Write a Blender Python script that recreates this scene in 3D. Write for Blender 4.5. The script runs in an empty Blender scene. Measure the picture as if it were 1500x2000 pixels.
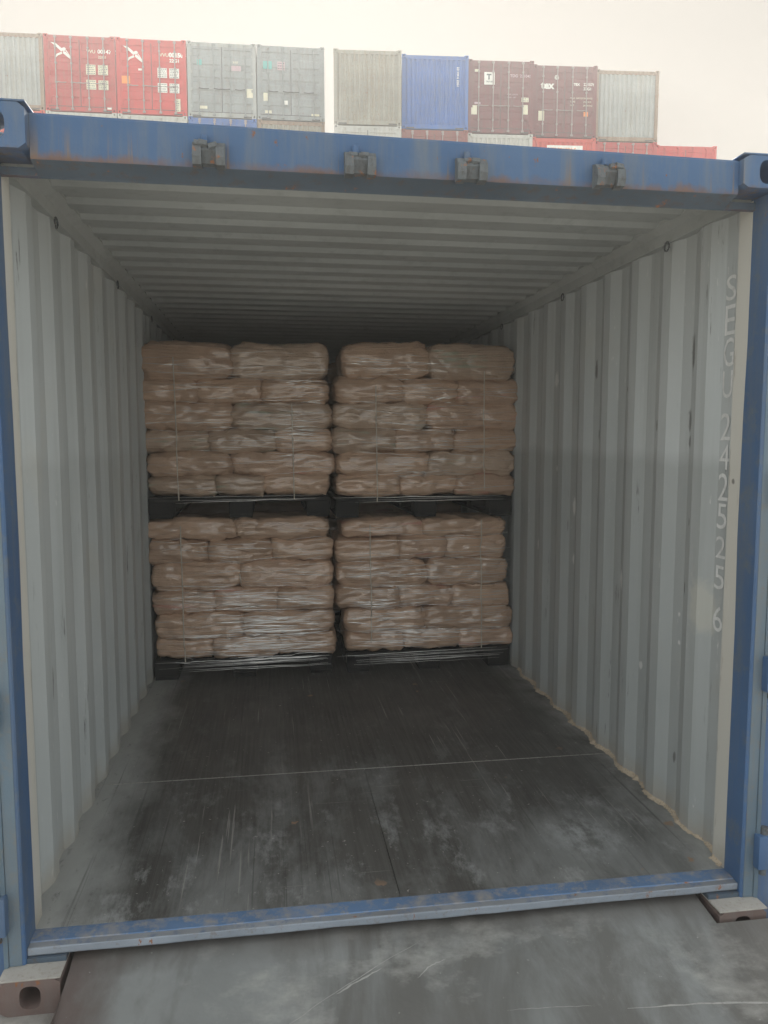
import bpy, bmesh, math, random
from math import radians as rad, sin, cos, pi
from mathutils import Vector, Matrix, noise
from mathutils.bvhtree import BVHTree

sc = bpy.context.scene
C = sc.collection

# ------------------------------------------------------------------ camera
CAM = Vector((0.752, -2.395, 1.533)); YAW, PITCH = rad(8.4), rad(-5.467)
fw = Vector((sin(YAW)*cos(PITCH), cos(YAW)*cos(PITCH), sin(PITCH)))
rt = Vector((cos(YAW), -sin(YAW), 0)); up = rt.cross(fw)
cd = bpy.data.cameras.new('camera'); cam = bpy.data.objects.new('camera', cd); C.objects.link(cam)
cam.matrix_world = Matrix((( rt.x, up.x, -fw.x, CAM.x), (rt.y, up.y, -fw.y, CAM.y), (rt.z, up.z, -fw.z, CAM.z), (0,0,0,1)))
cd.sensor_fit = 'VERTICAL'; cd.sensor_height = 36; cd.lens = 1490/2000*36
cd.clip_start = 0.05; cd.clip_end = 2000
sc.camera = cam

# ------------------------------------------------------------------ sky, sun, exposure
SUN_EL, SUN_AZ = rad(31.5), rad(2.5)          # azimuth measured from +Y towards +X
w = bpy.data.worlds.new("World"); sc.world = w; w.use_nodes = True
nt = w.node_tree; bg = nt.nodes['Background']
sky = nt.nodes.new('ShaderNodeTexSky'); sky.sky_type = 'NISHITA'; sky.sun_disc = False
sky.sun_elevation = SUN_EL; sky.sun_rotation = SUN_AZ
sky.air_density = 1.0; sky.dust_density = 6.0; sky.ozone_density = 1.0; sky.altitude = 0
# thick summer haze: the clear-sky contrast is levelled out and warmed
gm = nt.nodes.new('ShaderNodeGamma'); gm.inputs['Gamma'].default_value = 0.08
tc = nt.nodes.new('ShaderNodeTexCoord'); dt = nt.nodes.new('ShaderNodeVectorMath'); dt.operation = 'DOT_PRODUCT'
dt.inputs[1].default_value = (sin(SUN_AZ)*cos(SUN_EL), cos(SUN_AZ)*cos(SUN_EL), sin(SUN_EL))
cr = nt.nodes.new('ShaderNodeValToRGB'); el = cr.color_ramp.elements      # cream towards the sun; unseen opposite side brightened to light the interior
el[0].position = 0.10; el[0].color = (.96, 1.0, 1.0, 1); el[1].position = .80; el[1].color = (.345, .322, .288, 1)
e = el.new(1.0); e.color = (.47, .447, .405, 1)
tn = nt.nodes.new('ShaderNodeMix'); tn.data_type = 'RGBA'; tn.blend_type = 'MULTIPLY'; tn.inputs[0].default_value = 1
nt.links.new(tc.outputs['Generated'], dt.inputs[0]); nt.links.new(dt.outputs['Value'], cr.inputs[0]); nt.links.new(cr.outputs[0], tn.inputs[7])
nt.links.new(sky.outputs[0], gm.inputs['Color']); nt.links.new(gm.outputs[0], tn.inputs[6]); nt.links.new(tn.outputs[2], bg.inputs['Color'])
bg.inputs['Strength'].default_value = 0.132
ld = bpy.data.lights.new('sun', 'SUN'); ld.energy = 2.8; ld.angle = rad(2.0); ld.color = (1, .96, .88)
sun = bpy.data.objects.new('sun', ld); C.objects.link(sun)
sd = Vector((sin(SUN_AZ)*cos(SUN_EL), cos(SUN_AZ)*cos(SUN_EL), sin(SUN_EL)))
sun.rotation_euler = sd.to_track_quat('Z', 'Y').to_euler(); sun.location = (0, 0, 40)
sc.view_settings.view_transform = 'Standard'; sc.view_settings.look = 'None'
sc.view_settings.gamma = 1; sc.view_settings.exposure = 3.1
HAZE_DENSITY = 0.0040
sc.cycles.use_denoising = True
sc.cycles.max_bounces = 12; sc.cycles.diffuse_bounces = 3; sc.cycles.volume_bounces = 3
sc.cycles.transparent_max_bounces = 24

# ------------------------------------------------------------------ helpers
class MB:
    """collects shapes, then links them as one mesh object"""
    def __init__(s): s.v = []; s.f = []; s.mi = []
    def add(s, vs, fs, m=0):
        o = len(s.v); s.v += [tuple(v) for v in vs]
        s.f += [tuple(i+o for i in f) for f in fs]; s.mi += [m]*len(fs)
    def box(s, a, b, m=0, c=0.0):
        x0,y0,z0 = a; x1,y1,z1 = b
        if c > 0:
            bm = bmesh.new(); bmesh.ops.create_cube(bm, size=1)
            for v in bm.verts: v.co = Vector(((x0+x1)/2+v.co.x*(x1-x0), (y0+y1)/2+v.co.y*(y1-y0), (z0+z1)/2+v.co.z*(z1-z0)))
            bmesh.ops.bevel(bm, geom=bm.edges[:], offset=c, segments=2, affect='EDGES', profile=.6)
            bm.verts.index_update()
            s.add([v.co for v in bm.verts], [[v.index for v in f.verts] for f in bm.faces], m); bm.free(); return
        s.add([(x0,y0,z0),(x1,y0,z0),(x1,y1,z0),(x0,y1,z0),(x0,y0,z1),(x1,y0,z1),(x1,y1,z1),(x0,y1,z1)],
              [(0,3,2,1),(4,5,6,7),(0,1,5,4),(1,2,6,5),(2,3,7,6),(3,0,4,7)], m)
    def prism(s, pts, axis, a, b, m=0):
        """closed polygon pts (2D) extruded along axis from a to b"""
        n = len(pts)
        def P(p, t): return {'x':(t,p[0],p[1]), 'y':(p[0],t,p[1]), 'z':(p[0],p[1],t)}[axis]
        s.add([P(p,a) for p in pts]+[P(p,b) for p in pts],
              [tuple(range(n))[::-1], tuple(range(n,2*n))]+[(i,(i+1)%n,(i+1)%n+n,i+n) for i in range(n)], m)
    def strip(s, pts, axis, a, b, m=0, n=1):
        """open polyline pts (2D) swept along axis"""
        def P(p, t): return {'x':(t,p[0],p[1]), 'y':(p[0],t,p[1]), 'z':(p[0],p[1],t)}[axis]
        k = len(pts); vs = []
        for j in range(n+1): vs += [P(p, a+(b-a)*j/n) for p in pts]
        s.add(vs, [(j*k+i, j*k+i+1, (j+1)*k+i+1, (j+1)*k+i) for j in range(n) for i in range(k-1)], m)
    def tube(s, path, r, n=8, m=0, cap=True):
        path = [Vector(p) for p in path]; vs = []; fs = []
        for i, p in enumerate(path):
            d = (path[min(i+1,len(path)-1)]-path[max(i-1,0)]).normalized()
            a = d.orthogonal().normalized() if abs(d.z) < .9 else d.cross(Vector((1,0,0))).normalized()
            b = d.cross(a).normalized(); rr = r[i] if isinstance(r, (list,tuple)) else r
            vs += [p+a*rr*cos(2*pi*k/n)+b*rr*sin(2*pi*k/n) for k in range(n)]
        for i in range(len(path)-1):
            fs += [(i*n+k, i*n+(k+1)%n, (i+1)*n+(k+1)%n, (i+1)*n+k) for k in range(n)]
        if cap: fs += [tuple(range(n))[::-1], tuple(range((len(path)-1)*n, len(path)*n))]
        s.add(vs, fs, m)
    def holed(s, a, b, hw, hh, m=0, n=12, ax='y'):
        """box with a rounded hole right through it along y"""
        x0,y0,z0 = a; x1,y1,z1 = b; cx,cz = (x0+x1)/2,(z0+z1)/2
        inn = []; out = []
        for k in range(n*2):
            t = 2*pi*(k+.5)/(n*2); u, v = cos(t), sin(t)
            q = (abs(u)**3+abs(v)**3)**(1/3); inn.append((cx+hw*u/q, cz+hh*v/q))
            q = max(abs(u),abs(v)); out.append((cx+(x1-x0)/2*u/q, cz+(z1-z0)/2*v/q))
        N = n*2; vs = []
        for y in (y0,y1): vs += [(p[0],y,p[1]) for p in out]+[(p[0],y,p[1]) for p in inn]
        fs = []
        for k in range(N):
            j = (k+1)%N
            fs += [(k,j,N+j,N+k), (2*N+j,2*N+k,3*N+k,3*N+j), (N+k,N+j,3*N+j,3*N+k), (j,k,2*N+k,2*N+j)]
        s.add(vs, fs, m)
    def mesh(s, mesh, mat4=Matrix(), m=0):
        s.add([mat4 @ v.co for v in mesh.vertices], [tuple(p.vertices) for p in mesh.polygons], m)
    def build(s, name, mats, parent=None, smooth=False, loc=None, angle=None):
        me = bpy.data.meshes.new(name); me.from_pydata(s.v, [], s.f); me.update()
        if not isinstance(mats, (list,tuple)): mats = [mats]
        for x in mats: me.materials.append(x)
        for p, i in zip(me.polygons, s.mi): p.material_index = i; p.use_smooth = smooth
        if angle is not None:
            for p in me.polygons: p.use_smooth = True
            me.set_sharp_from_angle(angle=rad(angle))
        o = bpy.data.objects.new(name, me); C.objects.link(o)
        if parent is not None: o.parent = parent
        if loc is not None: o.location = loc
        return o

def tag(o, label, cat, group=None, kind=None):
    o['label'] = label; o['category'] = cat
    if group: o['group'] = group
    if kind: o['kind'] = kind
    return o
def empty(name, loc=(0,0,0), rz=0):
    o = bpy.data.objects.new(name, None); C.objects.link(o); o.location = loc; o.rotation_euler = (0,0,rz); o.empty_display_size = .2
    return o
def text_mesh(txt, size, bold=0.0, align='LEFT'):
    c = bpy.data.curves.new('lettering', 'FONT'); c.body = txt; c.size = size; c.offset = bold; c.align_x = align; c.resolution_u = 3
    o = bpy.data.objects.new('lettering', c); C.objects.link(o)
    dg = bpy.context.evaluated_depsgraph_get(); dg.update()
    me = bpy.data.meshes.new_from_object(o.evaluated_get(dg))
    bpy.data.objects.remove(o); bpy.data.curves.remove(c)
    return me
def front_text(mb, txt, x, z, size, y, bold=0.0, m=0, sx=1.0):
    """lettering standing in the xz plane, facing -y"""
    me = text_mesh(txt, size, bold)
    mb.mesh(me, Matrix.Translation((x, y, z)) @ Matrix.Rotation(pi/2, 4, 'X') @ Matrix.Diagonal((sx,1,1,1)), m)
    bpy.data.meshes.remove(me)

# ------------------------------------------------------------------ materials
class NT:
    def __init__(s, name):
        s.m = bpy.data.materials.new(name); s.m.use_nodes = True; s.t = s.m.node_tree
        s.b = s.t.nodes['Principled BSDF']; s.tc = s.t.nodes.new('ShaderNodeTexCoord'); s.co = s.tc.outputs['Object']
    def n(s, typ, **kw):
        x = s.t.nodes.new(typ)
        for k, v in kw.items(): setattr(x, k, v)
        return x
    def l(s, a, b): s.t.links.new(a, b)
    def mapped(s, scale, loc=(0,0,0), rot=(0,0,0), src=None):
        mp = s.n('ShaderNodeMapping'); s.l(src or s.co, mp.inputs['Vector'])
        mp.inputs['Scale'].default_value = scale; mp.inputs['Location'].default_value = loc; mp.inputs['Rotation'].default_value = rot
        return mp.outputs[0]
    def noise(s, scale=(1,1,1), detail=6, rough=.6, loc=(0,0,0), dist=0, src=None, rot=(0,0,0)):
        x = s.n('ShaderNodeTexNoise'); s.l(s.mapped(scale, loc, rot, src), x.inputs['Vector'])
        x.inputs['Scale'].default_value = 1; x.inputs['Detail'].default_value = detail; x.inputs['Roughness'].default_value = rough
        x.inputs['Distortion'].default_value = dist
        return x.outputs['Fac']
    def ramp(s, fac, a, b, va=0, vb=1):
        x = s.n('ShaderNodeMapRange', clamp=True); s.l(fac, x.inputs['Value'])
        x.inputs['From Min'].default_value = a; x.inputs['From Max'].default_value = b
        x.inputs['To Min'].default_value = va; x.inputs['To Max'].default_value = vb
        return x.outputs[0]
    def math(s, op, a, b):
        x = s.n('ShaderNodeMath', operation=op, use_clamp=False)
        for i, q in enumerate((a, b)):
            if isinstance(q, (int,float)): x.inputs[i].default_value = q
            else: s.l(q, x.inputs[i])
        return x.outputs[0]
    def mix(s, fac, a, b, blend='MIX'):
        x = s.n('ShaderNodeMix', data_type='RGBA', blend_type=blend)
        for i, q in ((0,fac),(6,a),(7,b)):
            if isinstance(q, (int,float)): x.inputs[i].default_value = q
            elif isinstance(q, tuple): x.inputs[i].default_value = (*q,1) if len(q)==3 else q
            else: s.l(q, x.inputs[i])
        return x.outputs[2]
    def axis(s, k, src=None):
        x = s.n('ShaderNodeSeparateXYZ'); s.l(src or s.co, x.inputs[0]); return x.outputs[k]
    def bump(s, h, strength=.3, dist=.01):
        x = s.n('ShaderNodeBump'); s.l(h, x.inputs['Height']); x.inputs['Strength'].default_value = strength; x.inputs['Distance'].default_value = dist
        s.l(x.outputs[0], s.b.inputs['Normal'])
    def out(s, col, rough=.6, metal=0.0, spec=.5):
        if isinstance(col, tuple): s.b.inputs['Base Color'].default_value = (*col,1)
        else: s.l(col, s.b.inputs['Base Color'])
        if isinstance(rough, (int,float)): s.b.inputs['Roughness'].default_value = rough
        else: s.l(rough, s.b.inputs['Roughness'])
        s.b.inputs['Metallic'].default_value = metal; s.b.inputs['Specular IOR Level'].default_value = spec
        return s.m

RUST = (.16,.06,.025)
def paint(name, col, dirt=(.10,.09,.075), dirt_amt=.5, rust=.0, rough=.55, scale=1.0, streak=True, fade=.15, spec=.4):
    t = NT(name)
    big = t.noise((1.3*scale,)*3, 5, .6)
    c = t.mix(t.ramp(big, .3, .75), tuple(x*(1-fade) for x in col), tuple(min(1,x*(1+fade)+.01) for x in col))
    if streak:
        st = t.noise((9*scale, 9*scale, .7*scale), 6, .65, (3,1,7))
        c = t.mix(t.ramp(st, .46, .70, 0, dirt_amt), c, dirt)
    sp = t.noise((14*scale,)*3, 8, .7, (5,5,5))
    c = t.mix(t.ramp(sp, .52, .68, 0, dirt_amt), c, dirt)
    if rust > 0:
        r = t.noise((6*scale, 6*scale, 3.2*scale), 9, .72, (11,2,4))
        k = t.ramp(r, .675-rust*.25, .715-rust*.25)
        c = t.mix(k, c, t.mix(t.noise((40,40,40),4), RUST, (.30,.13,.06)))
    t.bump(t.noise((60*scale,)*3, 4, .6), .15, .004)
    return t.out(c, t.ramp(big, .3, .7, rough-.08, rough+.12), 0, spec)

SMEAR_LIGHT = [(1.821, 1.869, 0.03, 0.05), (1.516, 1.168, 0.03, 0.05), (1.768, 1.366, 0.03, 0.02), (2.056, 0.894, 0.03, 0.04), (1.513, 0.884, 0.02, 0.03), (0.926, 0.884, 0.035, 0.06), (0.419, 0.83, 0.012, 0.012), (0.411, 0.716, 0.012, 0.012), (0.725, 0.527, 0.02, 0.02)]
SMEAR_DARK = [(0.378, 1.861, 0.022, 0.085), (0.388, 1.597, 0.018, 0.05), (0.383, 1.524, 0.015, 0.03), (0.906, 1.758, 0.012, 0.02), (1.224, 1.552, 0.012, 0.04), (1.276, 1.883, 0.015, 0.05), (0.624, 1.592, 0.015, 0.03), (0.095, 2.013, 0.02, 0.02), (0.095, 1.944, 0.018, 0.045), (0.105, 1.831, 0.02, 0.05), (0.105, 1.546, 0.022, 0.055), (0.102, 1.707, 0.016, 0.05), (0.35, 1.211, 0.01, 0.02), (0.049, 1.387, 0.01, 0.012), (0.38, 0.942, 0.012, 0.03), (0.417, 0.233, 0.012, 0.03)]
def mat_inner_wall():
    t = NT('grey_wall_paint'); z = t.axis(2); y = t.axis(1)
    c = t.mix(t.ramp(t.noise((.9,.9,.6),5,.6), .3,.75), (.42,.452,.455), (.52,.548,.55))
    # yellowish old paint, vertical wipe streaks
    c = t.mix(t.ramp(t.noise((2,9,.5),6,.6,(2,0,0)), .5,.75,0,.5), c, (.30,.315,.305))
    c = t.mix(t.ramp(t.noise((1,2.2,1.6),3,.5,(9,4,1)), .6,.72,0,.35), c, (.47,.45,.39))
    # lower part toned darker, ending at an uneven edge
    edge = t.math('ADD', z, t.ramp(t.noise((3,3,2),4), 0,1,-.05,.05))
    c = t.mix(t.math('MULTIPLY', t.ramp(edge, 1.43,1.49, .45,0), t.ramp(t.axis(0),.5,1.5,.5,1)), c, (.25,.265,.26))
    # dark scuffs from cargo
    sc_ = t.math('MULTIPLY', t.ramp(t.noise((6,30,3.2),9,.75,(1,7,3)), .60,.65), t.ramp(t.noise((1.3,1.7,.9),2,.5,(4,4,8)), .50,.58))
    c = t.mix(t.math('MULTIPLY', sc_, .75), c, (.06,.055,.05))
    # white scratches
    ws = t.math('MULTIPLY', t.ramp(t.noise((4,70,14),6,.7,(8,1,2)), .64,.67), t.ramp(t.noise((1.2,1.4,1.2),2,.5,(0,9,0)), .52,.6))
    c = t.mix(t.math('MULTIPLY', ws, .6), c, (.72,.72,.70))
    c = t.mix(t.ramp(y, .070,.085,.75,0), c, (.60,.575,.51))
    # rusty edge behind the door post
    near = t.math('MULTIPLY', t.ramp(y, .055,.10,0,1), t.ramp(y, .10,.15,1,0))
    rs = t.math('MULTIPLY', near, t.ramp(t.noise((30,30,4.5),8,.75,(3,3,3)), .54,.60))
    c = t.mix(rs, c, t.mix(t.noise((9,9,9),3), (.16,.08,.045), (.05,.042,.036)))
    # smears and knocks left by cargo, and a cream patch, on the right-hand side
    xx = t.axis(0); wob = t.ramp(t.noise((16,16,16),6,.7,(2,2,2)),.25,.75,.45,1.5)
    def smear(c, y0, z0, ry, rz, col, amt):
        a = t.math('DIVIDE', t.math('SUBTRACT', y, y0), ry); b = t.math('DIVIDE', t.math('SUBTRACT', z, z0), rz)
        d = t.math('MULTIPLY', t.math('SQRT', t.math('ADD', t.math('MULTIPLY', a, a), t.math('MULTIPLY', b, b)), 0), wob)
        k = t.math('MULTIPLY', t.ramp(d, .55, 1.0, amt, 0), t.math('GREATER_THAN', xx, 1.2))
        return t.mix(k, c, col)
    for y0,z0,ry,rz in SMEAR_LIGHT: c = smear(c, y0, z0, ry, rz, (.80,.80,.78), .55)
    for y0,z0,ry,rz in SMEAR_DARK: c = smear(c, y0, z0, ry, rz, (.09,.085,.08), .75)
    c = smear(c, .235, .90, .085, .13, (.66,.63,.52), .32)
    # grey dust lying along the floor
    c = t.mix(t.ramp(t.math('ADD', z, t.ramp(t.noise((9,9,9),5),0,1,-.09,.09)), 0,.12,.7,0), c, (.33,.30,.25))
    t.bump(t.noise((5,5,2),4,.6), .25, .012)
    return t.out(c, .5, 0, .35)

def mat_floor():
    t = NT('worn_plywood'); y = t.axis(1); x = t.axis(0)
    c = t.mix(t.ramp(t.noise((1.6,.5,1),6,.65), .3,.7), (.036,.034,.031), (.075,.072,.067))
    grain = t.noise((70,2.2,1),6,.65)
    c = t.mix(t.ramp(grain,.38,.66,0,.5), c, (.12,.117,.11))
    # pale dust, heaviest near the door
    d = t.noise((2.6,1.1,1),9,.72,(4,1.3,0),.3)
    thr = t.math('SUBTRACT', d, t.ramp(y, 0,1.7,0,.22))
    c = t.mix(t.ramp(thr,.40,.58,0,.72), c, (.20,.205,.20))
    d2 = t.noise((6,2.6,1),9,.75,(7.1,3.2,0))
    c = t.mix(t.math('MULTIPLY', t.ramp(d2,.55,.66,0,.7), t.ramp(y,.2,1.3,1,.2)), c, (.30,.305,.30))
    # dust swept against the walls
    xw = t.math('ADD', x, t.ramp(t.noise((5,2.5,1),6,.6,(6,1,0)),.25,.75,-.09,.09))
    wd = t.math('MULTIPLY', t.ramp(xw,.03,.24,1,0), t.ramp(t.noise((26,14,1),5,.7,(2,1,0)),.30,.42,.45,1))
    wd = t.math('ADD', wd, t.math('MULTIPLY', t.ramp(x,2.16,2.34,0,.8), t.ramp(t.noise((5,4,1),6,.65,(1,1,0)),.3,.62)))
    c = t.mix(t.math('MULTIPLY', wd, .85), c, (.36,.365,.35))
    # drag scratches
    s1 = t.math('MULTIPLY', t.ramp(t.noise((60,1.0,1),5,.6,(3,0,0),0,None,(0,0,.09)),.61,.645), t.ramp(t.noise((2,1,1),2,.5,(6,6,0)),.5,.6))
    c = t.mix(t.math('MULTIPLY', s1,.7), c, (.27,.26,.24))
    s2 = t.math('MULTIPLY', t.ramp(t.noise((1.2,50,1),5,.6,(3,0,0),0,None,(0,0,.5)),.64,.66), t.ramp(t.noise((2,2,1),2,.5,(1,6,0)),.54,.62))
    c = t.mix(t.math('MULTIPLY', s2,.6), c, (.27,.26,.24))
    s3 = t.math('MULTIPLY', t.ramp(t.noise((95,.55,1),4,.6,(13,0,0),0,None,(0,0,-.06)),.60,.66), t.ramp(t.noise((1.6,.8,1),3,.6,(2,6,0)),.44,.58))
    c = t.mix(t.math('MULTIPLY', s3,.55), c, (.022,.02,.019))
    # scuffed patch by the door, its sheen painted as pale colour
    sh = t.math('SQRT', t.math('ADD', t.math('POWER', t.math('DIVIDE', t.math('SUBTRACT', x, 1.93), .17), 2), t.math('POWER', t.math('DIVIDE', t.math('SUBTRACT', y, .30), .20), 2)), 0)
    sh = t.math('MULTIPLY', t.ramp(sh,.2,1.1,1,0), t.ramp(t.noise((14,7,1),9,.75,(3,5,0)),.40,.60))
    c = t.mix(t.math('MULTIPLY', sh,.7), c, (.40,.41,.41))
    # bare wood chips and light crumbs
    v = t.n('ShaderNodeTexVoronoi'); t.l(t.mapped((5,4.2,1),(.2,.65,0)), v.inputs['Vector']); v.inputs['Scale'].default_value = 1
    chip = t.math('ADD', v.outputs['Distance'], t.ramp(t.noise((17,17,1),5,.7),0,1,-.2,.2))
    pick = t.ramp(t.noise((1.3,1.3,1),2,.5,(12,3,0)),.48,.54)
    c = t.mix(t.math('MULTIPLY', t.ramp(chip,.06,.09,.8,0), pick), c, (.28,.17,.10))
    cr = t.noise((48,48,1),3,.6,(2,8,0))
    c = t.mix(t.ramp(cr,.685,.71,0,.75), c, (.36,.35,.32))
    t.bump(t.math('ADD', t.noise((30,3,1),6,.6), t.noise((4,4,1),5)), .25, .006)
    return t.out(c, t.ramp(t.noise((3,2,1),5,.6,(8,8,0)),.3,.7,.42,.62), 0, .4)

def mat_ramp():
    t = NT('scuffed_steel_plate'); x = t.axis(0); y = t.axis(1)
    c = t.mix(t.ramp(t.noise((1.6,1.6,1),7,.62),.3,.72), (.19,.195,.19), (.295,.305,.30))
    c = t.mix(t.ramp(t.noise((3.2,1.1,1),7,.65,(5,2,0),.5),.46,.62,0,.8), c, (.135,.13,.12))
    c = t.mix(t.ramp(t.noise((2.2,3,1),8,.68,(1,8,0)),.53,.66,0,.75), c, (.42,.415,.39))
    e = t.math('ADD', x, t.ramp(t.noise((6,6,1),5,.6),0,1,-.12,.12))
    c = t.mix(t.ramp(e,.15,.31,.8,0), c, (.125,.090,.080))
    c = t.mix(t.ramp(e,2.0,2.5,0,.6), c, (.105,.085,.072))
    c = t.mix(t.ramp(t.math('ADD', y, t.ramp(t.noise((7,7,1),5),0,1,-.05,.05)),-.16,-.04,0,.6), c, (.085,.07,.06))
    c = t.mix(t.ramp(t.noise((60,60,1),3,.6),.70,.74,0,.5), c, (.45,.44,.42))
    t.bump(t.math('ADD', t.noise((50,50,1),5), t.noise((3,3,1),5)), .2, .005)
    return t.out(c, t.ramp(t.noise((3,3,1),5,.6,(3,0,0)),.3,.7,.42,.7), .15, .4)

def mat_ground():
    t = NT('yard_concrete')
    c = t.mix(t.ramp(t.noise((.5,.5,1),8,.65),.3,.7), (.22,.21,.195), (.34,.325,.30))
    c = t.mix(t.ramp(t.noise((4,4,1),8,.7,(2,2,0)),.52,.7,0,.6), c, (.15,.14,.125))
    x = t.axis(0); y = t.axis(1)
    r = t.math('MULTIPLY', t.ramp(x,.06,.14,0,1), t.ramp(x,.5,.9,1,0)); r = t.math('MULTIPLY', r, t.ramp(y,-1.2,-.3,0,1)); 
    c = t.mix(t.math('MULTIPLY', r, .85), c, (.085,.05,.042))
    t.bump(t.noise((40,40,1),6), .3, .01)
    return t.out(c, .85, 0, .3)

def mat_bag(name, col, tint=None):
    t = NT(name)
    rnd = t.n('ShaderNodeObjectInfo').outputs['Random']
    add = t.n('ShaderNodeVectorMath', operation='ADD'); t.l(t.co, add.inputs[0])
    cmb = t.n('ShaderNodeCombineXYZ'); t.l(t.math('MULTIPLY', rnd, 37.0), cmb.inputs[0]); t.l(t.math('MULTIPLY', rnd, 91.0), cmb.inputs[2])
    t.l(cmb.outputs[0], add.inputs[1]); co = add.outputs[0]
    c = t.mix(t.ramp(t.noise((5,5,5),5,.6,src=co),.3,.7), tuple(v*.86 for v in col), tuple(v*1.12 for v in col))
    c = t.mix(rnd, c, t.mix(.25, c, (.22,.135,.085)))
    # thin horizontal folds of the film over the paper
    st = t.noise((2.2,2.2,75),5,.62,src=co,rot=(0,.05,0))
    st2 = t.noise((5,5,170),4,.6,(4,4,4),src=co,rot=(0,-.07,0))
    c = t.mix(t.ramp(st,.52,.72,0,.22), c, (.66,.54,.43))
    c = t.mix(t.ramp(st2,.30,.45,.22,0), c, (.14,.09,.06))
    if tint:
        sep = t.ramp(t.noise((3,3,22),3,.5,(8,1,3),src=co),.60,.68,0,.5)
        c = t.mix(sep, c, tint)
    h = t.math('ADD', t.math('MULTIPLY', st, 1.2), t.math('MULTIPLY', st2, .5))
    h = t.math('ADD', h, t.noise((16,16,30),6,.65,(1,2,3),src=co))
    t.bump(h, .9, .018)
    t.b.inputs['Coat Weight'].default_value = .8; t.b.inputs['Coat Roughness'].default_value = .17; t.b.inputs['Coat IOR'].default_value = 1.7
    return t.out(c, .6, 0, .4)

M = {}
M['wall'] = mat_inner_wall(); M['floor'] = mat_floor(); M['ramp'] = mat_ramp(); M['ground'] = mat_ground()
M['ceiling'] = paint('grey_roof_paint', (.395,.415,.405), (.24,.25,.24), .4, 0, .6, 1, False)
M['blue'] = paint('blue_container_paint', (.047,.105,.215), (.13,.145,.15), .6, .10, .55)
def mat_header():
    t = NT('weathered_header_paint'); z = t.axis(2)
    c = t.mix(t.ramp(t.noise((1.6,1.6,3),6,.62), .3,.72), (.038,.092,.195), (.062,.120,.225))
    c = t.mix(t.ramp(t.noise((11,11,.9),7,.68,(3,1,7)), .47,.66,0,.55), c, (.14,.155,.16))
    run = t.math('MULTIPLY', t.ramp(t.noise((22,22,.5),5,.6,(1,4,2)), .585,.64), t.ramp(z, 2.30,2.40,.9,.05))
    c = t.mix(run, c, (.17,.125,.085))
    low = t.math('MULTIPLY', t.ramp(t.math('ADD', z, t.ramp(t.noise((14,14,9),7,.7),.3,.7,-.016,.016)), 2.306,2.326,.85,0), t.ramp(t.noise((5,5,5),5,.6,(7,7,7)), .38,.55,.25,1))
    c = t.mix(low, c, t.mix(t.noise((30,30,30),4), (.085,.055,.04), (.19,.10,.06)))
    c = t.mix(t.ramp(t.noise((26,26,18),8,.75,(9,9,9)), .645,.675), c, (.17,.075,.04))
    t.bump(t.math('ADD', t.noise((40,40,40),5,.6), t.math('MULTIPLY', t.noise((4,4,4),3), 3.0)), .2, .006)
    return t.out(c, t.ramp(t.noise((4,4,4),4), .3,.7,.45,.68), 0, .4)
M['header'] = mat_header()
M['blue_dirty'] = paint('grimy_blue_paint', (.105,.155,.20), (.15,.15,.14), .7, .12, .65, 1.6)
M['blue_worn'] = paint('scuffed_sill_paint', (.085,.15,.265), (.27,.25,.225), .95, .22, .62, 1.3, True, .3)
M['lip'] = paint('rubbed_steel_edge', (.22,.25,.29), (.16,.13,.11), .6, .18, .45, 3, False)
M['sill_edge'] = paint('rubbed_sill_edge', (.19,.20,.215), (.075,.12,.21), .8, .26, .6, 1.6, False, .25)
M['rusty'] = paint('rust_brown_casting', (.15,.105,.092), (.16,.13,.12), .6, .25, .75, 3)
M['casting_top'] = paint('lit_casting_top', (.36,.34,.31), (.22,.19,.16), .6, .0, .85, 5, False)  # grey top plate, painted paler for light falling from above
M['keeper'] = paint('weathered_keeper_steel', (.10,.115,.125), (.06,.055,.05), .8, .35, .7, 6)
M['rubber'] = paint('perished_rubber', (.10,.115,.115), (.19,.18,.16), .7, 0, .75, 3)
M['sealant'] = paint('crumbling_sealant', (.47,.39,.29), (.13,.10,.08), .9, .16, .85, 9, False)
M['dust'] = paint('swept_grey_dust', (.34,.345,.325), (.12,.115,.105), .6, .0, .95, 5, False)
M['soffit'] = paint('shaded_grimy_underside', (.06,.085,.115), (.085,.065,.05), .8, .2, .7, 2, False)  # header underside darkened for its shade, with grime and rust mixed in
M['dark_underside'] = paint('dark_underside', (.03,.028,.025), (.08,.07,.06), .6, 0, .8, 3)
M['number'] = paint('chalky_white_stencil', (.70,.71,.70), (.42,.42,.40), .5, 0, .7, 4)
M['strip'] = paint('scuffed_metal_joint', (.30,.29,.27), (.06,.05,.045), .9, 0, .6, 5, False)
M['scratch'] = paint('bright_scratches', (.40,.39,.37), (.2,.2,.19), .8, 0, .5, 5, False)
M['pallet'] = paint('black_pallet_plastic', (.009,.010,.011), (.022,.021,.02), .5, 0, .75, 4, spec=.12)
M['bag_a'] = mat_bag('tan_kraft_paper', (.63,.42,.29))
M['bag_b'] = mat_bag('printed_kraft_paper', (.56,.405,.295), (.33,.44,.33))
M['bag_c'] = mat_bag('red_printed_kraft_paper', (.63,.42,.295), (.58,.22,.18))
def mat_film():
    t = NT('clear_stretch_film')
    t.b.inputs['Transmission Weight'].default_value = 0.0
    t.bump(t.noise((3,3,140),4), .4, .004)
    return t.out((.90,.88,.85), .2, .45, 1.0)
M['film'] = mat_film()
M['strap'] = paint('pale_strap', (.50,.44,.36), (.35,.30,.25), .4, 0, .4, 5, False)

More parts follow.
